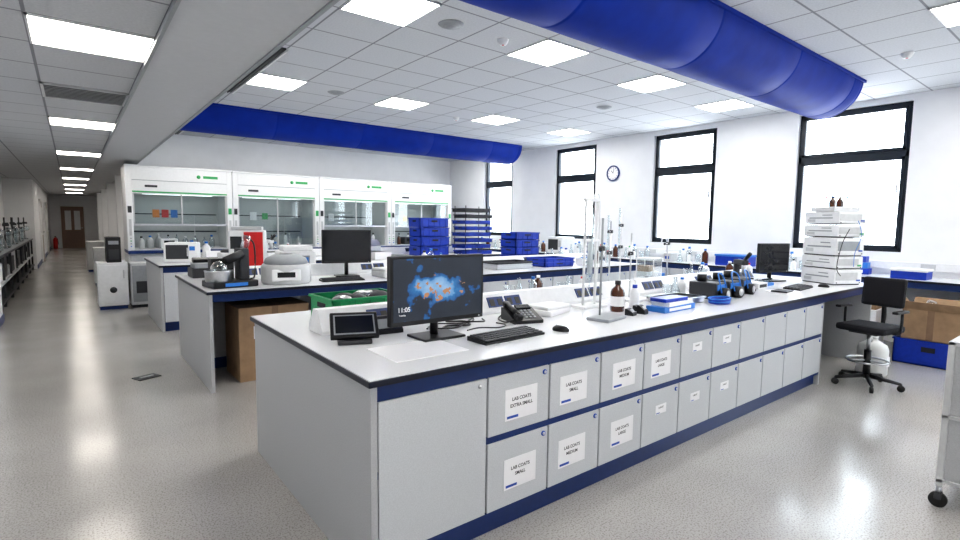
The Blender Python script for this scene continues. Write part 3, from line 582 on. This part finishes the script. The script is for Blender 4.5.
for (x,y) in ((1.6,13.6),(1.6,17.6),(1.6,21.6),(1.6,25.6)):
    b=B('far_lab_bench'); b.bb(-.6,1.6,-.4,.4,.86,.9,'top'); b.bb(-.6,1.6,-.4,.4,.8,.86,'navy'); b.bb(-.58,1.58,-.38,.38,0,.8,'door'); b.bb(-.62,-.6,-.4,.4,0,.9,'panel'); b.done((x,y,0))
    b=B('bench_instrument_box'); b.box((0,0,.16),(.4,.35,.32),'wht',.02); b.box((-.0,-.178,.18),(.28,.005,.16),'blk2'); b.box((.1,0,.37),(.15,.2,.1),'gry',.01); b.done((x-.2,y,.9),-.3)
b=B('glassware_workbench'); x0,x1,y0,y1=-1.48,-.9,10.4,19.8
b.bb(x0,x1,y0,y1,.86,.9,'edge',.004); b.bb(x0+.01,x1-.01,y0+.01,y1-.01,.9,.905,'gry')
y=y0+.02
while y<y1:
    for xx in (x0+.02,x1-.06): b.bb(xx,xx+.04,y,y+.04,0,.86,'blk2')
    y+=1.333
b.bb(x0,x1,y0,y1,.42,.45,'lgry'); b.bb(x0,x1,y0,y1,.12,.15,'blk2'); b.bb(x0,x0+.02,y0,y1,.15,.86,'blk2')
for i in range(12): b.bb(-1.4,-.95,10.6+i*.75,11.1+i*.75,.45,.62+.12*(i%3),['blk2','wht','blk','gry'][i%4],.01)
b.done()
b=B('stored_glassware_rack'); random.seed(5)
for i in range(30):
    y=10.6+i*.3; x=-1.25+.2*(i%2)
    if i%3==0: flask(b,x,y,.905,.08,.32)
    elif i%3==1: bottle(b,x,y,.905,.06,.34,'gw','blk',12)
    else: b.cyl((x,y,.905),(x,y,1.5),.014,'blk2',seg=8); b.box((x,y,.915),(.14,.2,.02),'blk2'); b.sph((x+.05,y,1.2),.07,'gw',seg=12); b.box((x+.02,y,1.35),(.1,.05,.05),'blk2')
b.done()
b=B('fire_extinguisher'); b.lathe([(0,.0),(.08,.0),(.085,.03),(.085,.42),(.06,.5),(.025,.53),(.025,.56),(0,.56)],'red'); b.box((0,0,.59),(.05,.12,.04),'blk',.005); b.tube([(0,.05,.57),(.08,.08,.45),(.1,.05,.2)],.012,'blk'); b.done((-.65,32.4,0))
b=B('floor_socket_box'); b.box((0,0,.004),(.2,.14,.008),'blk2',.002); b.box((.0,0,.009),(.12,.03,.004),'steel'); b.done((.5,5.8,0),.4)
b=B('wall_clock'); R=Matrix.Rotation(-PI/2,4,'Y')
b.lathe([(0,0),(.15,0),(.155,.01),(.155,.035),(.135,.04),(.13,.025)],'navy',m=R,seg=36); b.lathe([(.132,.02),(0,.02)],'paper',m=R,seg=36)
for i in range(12):
    a=i*PI/6; b.box((-.022,.11*math.sin(a),.11*math.cos(a)),(.003,.008,.022),'ink',rx=-a)
b.box((-.026,.02,.025),(.003,.01,.07),'ink',rx=-.7); b.box((-.027,-.01,.045),(.003,.007,.1),'ink',rx=.2)
b.done((XW-.001,6.68,2.54))
# ------------------------------------------------------------ window bench objects
for y in (5.25,8.9):
    b=B('sink_tap'); b.cyl((0,0,0),(0,0,.05),.03,'steel'); b.tube([(0,0,.05),(0,0,.3),(-.05,0,.38),(-.15,0,.38),(-.18,0,.3)],.012,'steel'); b.cyl((0,-.06,.1),(0,.06,.1),.012,'steel'); b.done((8.35,y,Z))
b=B('blue_lidded_box'); b.box((0,0,.075),(.3,.5,.15),'cblue',.01); b.box((0,0,.16),(.32,.52,.03),'lblue',.008); b.done((8.2,3.95,Z))
b=B('blue_lidded_box'); b.box((0,0,.05),(.3,.35,.1),'cblue',.01); b.box((0,0,.11),(.32,.37,.03),'wht',.008); b.done((8.15,1.75,Z))
b=B('blue_glove_boxes')
for i in range(3): b.box((0,.02*i,.04+.08*i),(.13,.25,.078),'lblue' if i%2 else 'cblue',.004); b.box((-.066,.02*i,.04+.08*i),(.002,.12,.04),'paper')
b.done((8.35,2.35,Z))
for i,y in enumerate((3.0,4.6,5.7,6.4,7.05,8.35,9.5,10.3)):
    glassset('window_glassware_set',[('b',0,0,.05,.14,None),('gw',.0,.16,.05,.26,None),('wht',.05,.3,.045,.22,['red','lblue','grnl'][i%3]),('amber' if i%2 else 'gw',-.05,-.15,.05,.24,None),('wht',-.13,.08,.035,.16,'blk'),('f',-.15,.24,.05,.2,None)],(8.25,y,Z))
for i,(y,k) in enumerate(((2.65,'wht'),(5.02,'lgry'),(6.85-.1,'wht'),(9.2,'lblue'))):
    b=B('bench_storage_box'); b.box((0,0,.07),(.2,.13,.14),k,.006); b.box((0,0,.145),(.21,.14,.02),'wht',.004); b.box((-.101,0,.07),(.002,.08,.05),'blab'); b.done((8.10,y,Z))
b=B('white_oven'); b.box((0,0,.17),(.4,.42,.34),'wht',.02); b.box((-.202,.04,.18),(.006,.28,.22),'blk2',.003); b.box((-.204,-.15,.2),(.004,.07,.14),'lgry'); b.done((8.25,7.72,Z))
# ------------------------------------------------------------ floor things on the right
b=B('lab_chair')
for i in range(5):
    a=i*2*PI/5+.3; c,s=math.cos(a),math.sin(a)
    b.cyl((.03*c,.03*s,.10),(.27*c,.27*s,.07),.022,'blk',r2=.014); b.cyl((.27*c-.012*s,.27*s+.012*c,.03),(.27*c+.012*s,.27*s-.012*c,.03),.03,'rub'); b.cyl((.27*c,.27*s,.03),(.27*c,.27*s,.075),.008,'blk')
b.cyl((0,0,.08),(0,0,.35),.03,'blk'); b.cyl((0,0,.35),(0,0,.52),.017,'steel')
b.lathe([(.17,.24),(.18,.25),(.17,.26),(.16,.25),(.17,.24)],'steel')
for i in range(3):
    a=i*2*PI/3; b.cyl((0,0,.25),(.17*math.cos(a),.17*math.sin(a),.25),.007,'steel',seg=8)
b.box((0,0,.53),(.25,.25,.03),'blk',.01); b.box((0,0,.57),(.42,.40,.07),'sofa',.035)
b.tube([(0,.10,.54),(0,.22,.56),(0,.24,.68),(0,.22,.85)],.02,'blk'); b.box((0,.205,.90),(.36,.06,.28),'sofa',.03,rx=-.1)
for s in (-1,1): b.tube([(s*.18,.02,.54),(s*.235,.03,.56),(s*.24,.03,.74)],.012,'blk'); b.box((s*.24,.0,.75),(.05,.22,.025),'blk',.01)
b.done((5.98,1.56,0),-1.75)
b=B('plastic_carboy'); b.lathe([(0,0),(.125,0),(.135,.015),(.135,.26),(.12,.31),(.06,.35),(.035,.36),(.035,.39),(0,.39)],'carboy'); b.cyl((0,0,.375),(0,0,.42),.045,'wht'); b.tube([(-.06,0,.34),(-.08,0,.40),(-.03,0,.42),(.0,0,.37)],.012,'carboy'); b.box((0,-.135,.15),(.1,.004,.1),'paper'); b.done((6.52,1.66,0))
b=B('white_equipment_carton'); b.box((0,0,.15),(.42,.4,.3),'wht',.006); b.box((-.005,0,.42),(.4,.38,.24),'paper',.006); b.box((0,0,.63),(.38,.36,.17),'card',.004); b.box((-.211,0,.15),(.002,.2,.14),'gry'); b.box((-.206,.02,.42),(.002,.2,.12),'blk2'); b.done((7.68,2.10,0),.05)
b=B('blue_floor_crate'); crate(b,.5,.62,.28,0,'cblue'); b.box((0,0,.14),(.42,.5,.2),'lgry'); b.done((7.62,1.38,0),.0)
b=B('open_cardboard_box'); t=.006; w,d,h=.42,.5,.34
b.bb(-w/2,w/2,-d/2,d/2,0,t,'card')
for s in (-1,1):
    b.bb(s*w/2,s*(w/2-t),-d/2,d/2,0,h,'card'); b.bb(-w/2,w/2,s*d/2,s*(d/2-t),0,h,'card')
    b.box((s*(w/2+.03),0,h+.04),(.13,d,t),'card',ry=s*-.9); b.box((0,s*(d/2+.04),h+.04),(w,.14,t),'card',rx=s*.9)
b.box((-.06,.05,h+.02),(.1,.08,.16),'bag',.02,rx=.3); b.sph((.05,-.05,h-.02),.12,'lgry',(1,1,.6))
b.box((-w/2-.001,0,.17),(.002,.06,.33),'wood'); b.done((7.58,1.38,.281),.0)
b=B('equipment_trolley'); w,d,h=.6,.42,.92
for sx in (0,w):
    for sy in (0,d):
        b.bb(sx-.015,sx+.015,sy-.015,sy+.015,.12,h,'lgry',.003); b.cyl((sx,sy,.07),(sx,sy,.12),.012,'steel')
        b.cyl((sx-.014,sy,.04),(sx+.014,sy,.04),.04,'rub'); b.box((sx,sy,.065),(.045,.03,.04),'blk2',.004)
for z in (.14,.5,h-.02): b.bb(-.015,w+.015,-.015,d+.015,z,z+.02,'lgry',.003)
b.bb(.012,w-.012,d-.008,d+.002,.16,.90,'panel'); b.bb(-.004,.004,.012,d-.012,.16,.90,'panel'); b.box((.35,.2,h+.1),(.35,.3,.2),'gry',.01)
b.done((3.68,.17,0))
# ------------------------------------------------------------ world, portals
w=bpy.data.worlds.new('sky'); bpy.context.scene.world=w; w.use_nodes=True; nt=w.node_tree
bg=nt.nodes['Background']; tc=nt.nodes.new('ShaderNodeTexCoord'); g=nt.nodes.new('ShaderNodeSeparateXYZ'); nt.links.new(tc.outputs['Generated'],g.inputs[0])
r=nt.nodes.new('ShaderNodeValToRGB'); r.color_ramp.elements[0].position=0.45; r.color_ramp.elements[0].color=(0.75,0.80,0.85,1); r.color_ramp.elements[1].position=.75; r.color_ramp.elements[1].color=(0.80,0.92,1.0,1)
mr=nt.nodes.new('ShaderNodeMapRange'); mr.inputs['From Min'].default_value=-1; nt.links.new(g.outputs['Z'],mr.inputs['Value']); nt.links.new(mr.outputs['Result'],r.inputs['Fac'])
nt.links.new(r.outputs['Color'],bg.inputs['Color']); bg.inputs['Strength'].default_value=9.0
for i,(y0,y1) in enumerate(wins):
    L=bpy.data.lights.new('window_portal','AREA'); L.shape='RECTANGLE'; L.size=ZT-ZS; L.size_y=y1-y0
    L.cycles.is_portal=True
    o=bpy.data.objects.new('window_portal',L); o.location=(XW+.3,(y0+y1)/2,(ZS+ZT)/2); o.rotation_euler=(0,PI/2,0); bpy.context.scene.collection.objects.link(o)
# ------------------------------------------------------------ camera
yaw=math.radians(38.1); pit=math.radians(5.2); rol=math.radians(0.75)
F=Vector((math.sin(yaw),math.cos(yaw),0)); R=Vector((math.cos(yaw),-math.sin(yaw),0)); U=Vector((0,0,1))
fwd=math.cos(pit)*F-math.sin(pit)*U; up=math.sin(pit)*F+math.cos(pit)*U
rt=math.cos(rol)*R+math.sin(rol)*up; up2=math.cos(rol)*up-math.sin(rol)*R
m=Matrix((rt,up2,-fwd)).transposed().to_4x4(); m.translation=Vector((0,0,1.52))
cd=bpy.data.cameras.new('camera'); cam=bpy.data.objects.new('camera',cd); bpy.context.scene.collection.objects.link(cam)
cam.matrix_world=m; cd.sensor_width=36; cd.lens=520/960*36; cd.clip_end=200; cd.clip_start=.05
sc=bpy.context.scene; sc.camera=cam
sc.view_settings.view_transform='Standard'
try: sc.view_settings.look='Medium High Contrast'
except Exception: sc.view_settings.look='None'
sc.view_settings.exposure=0.12
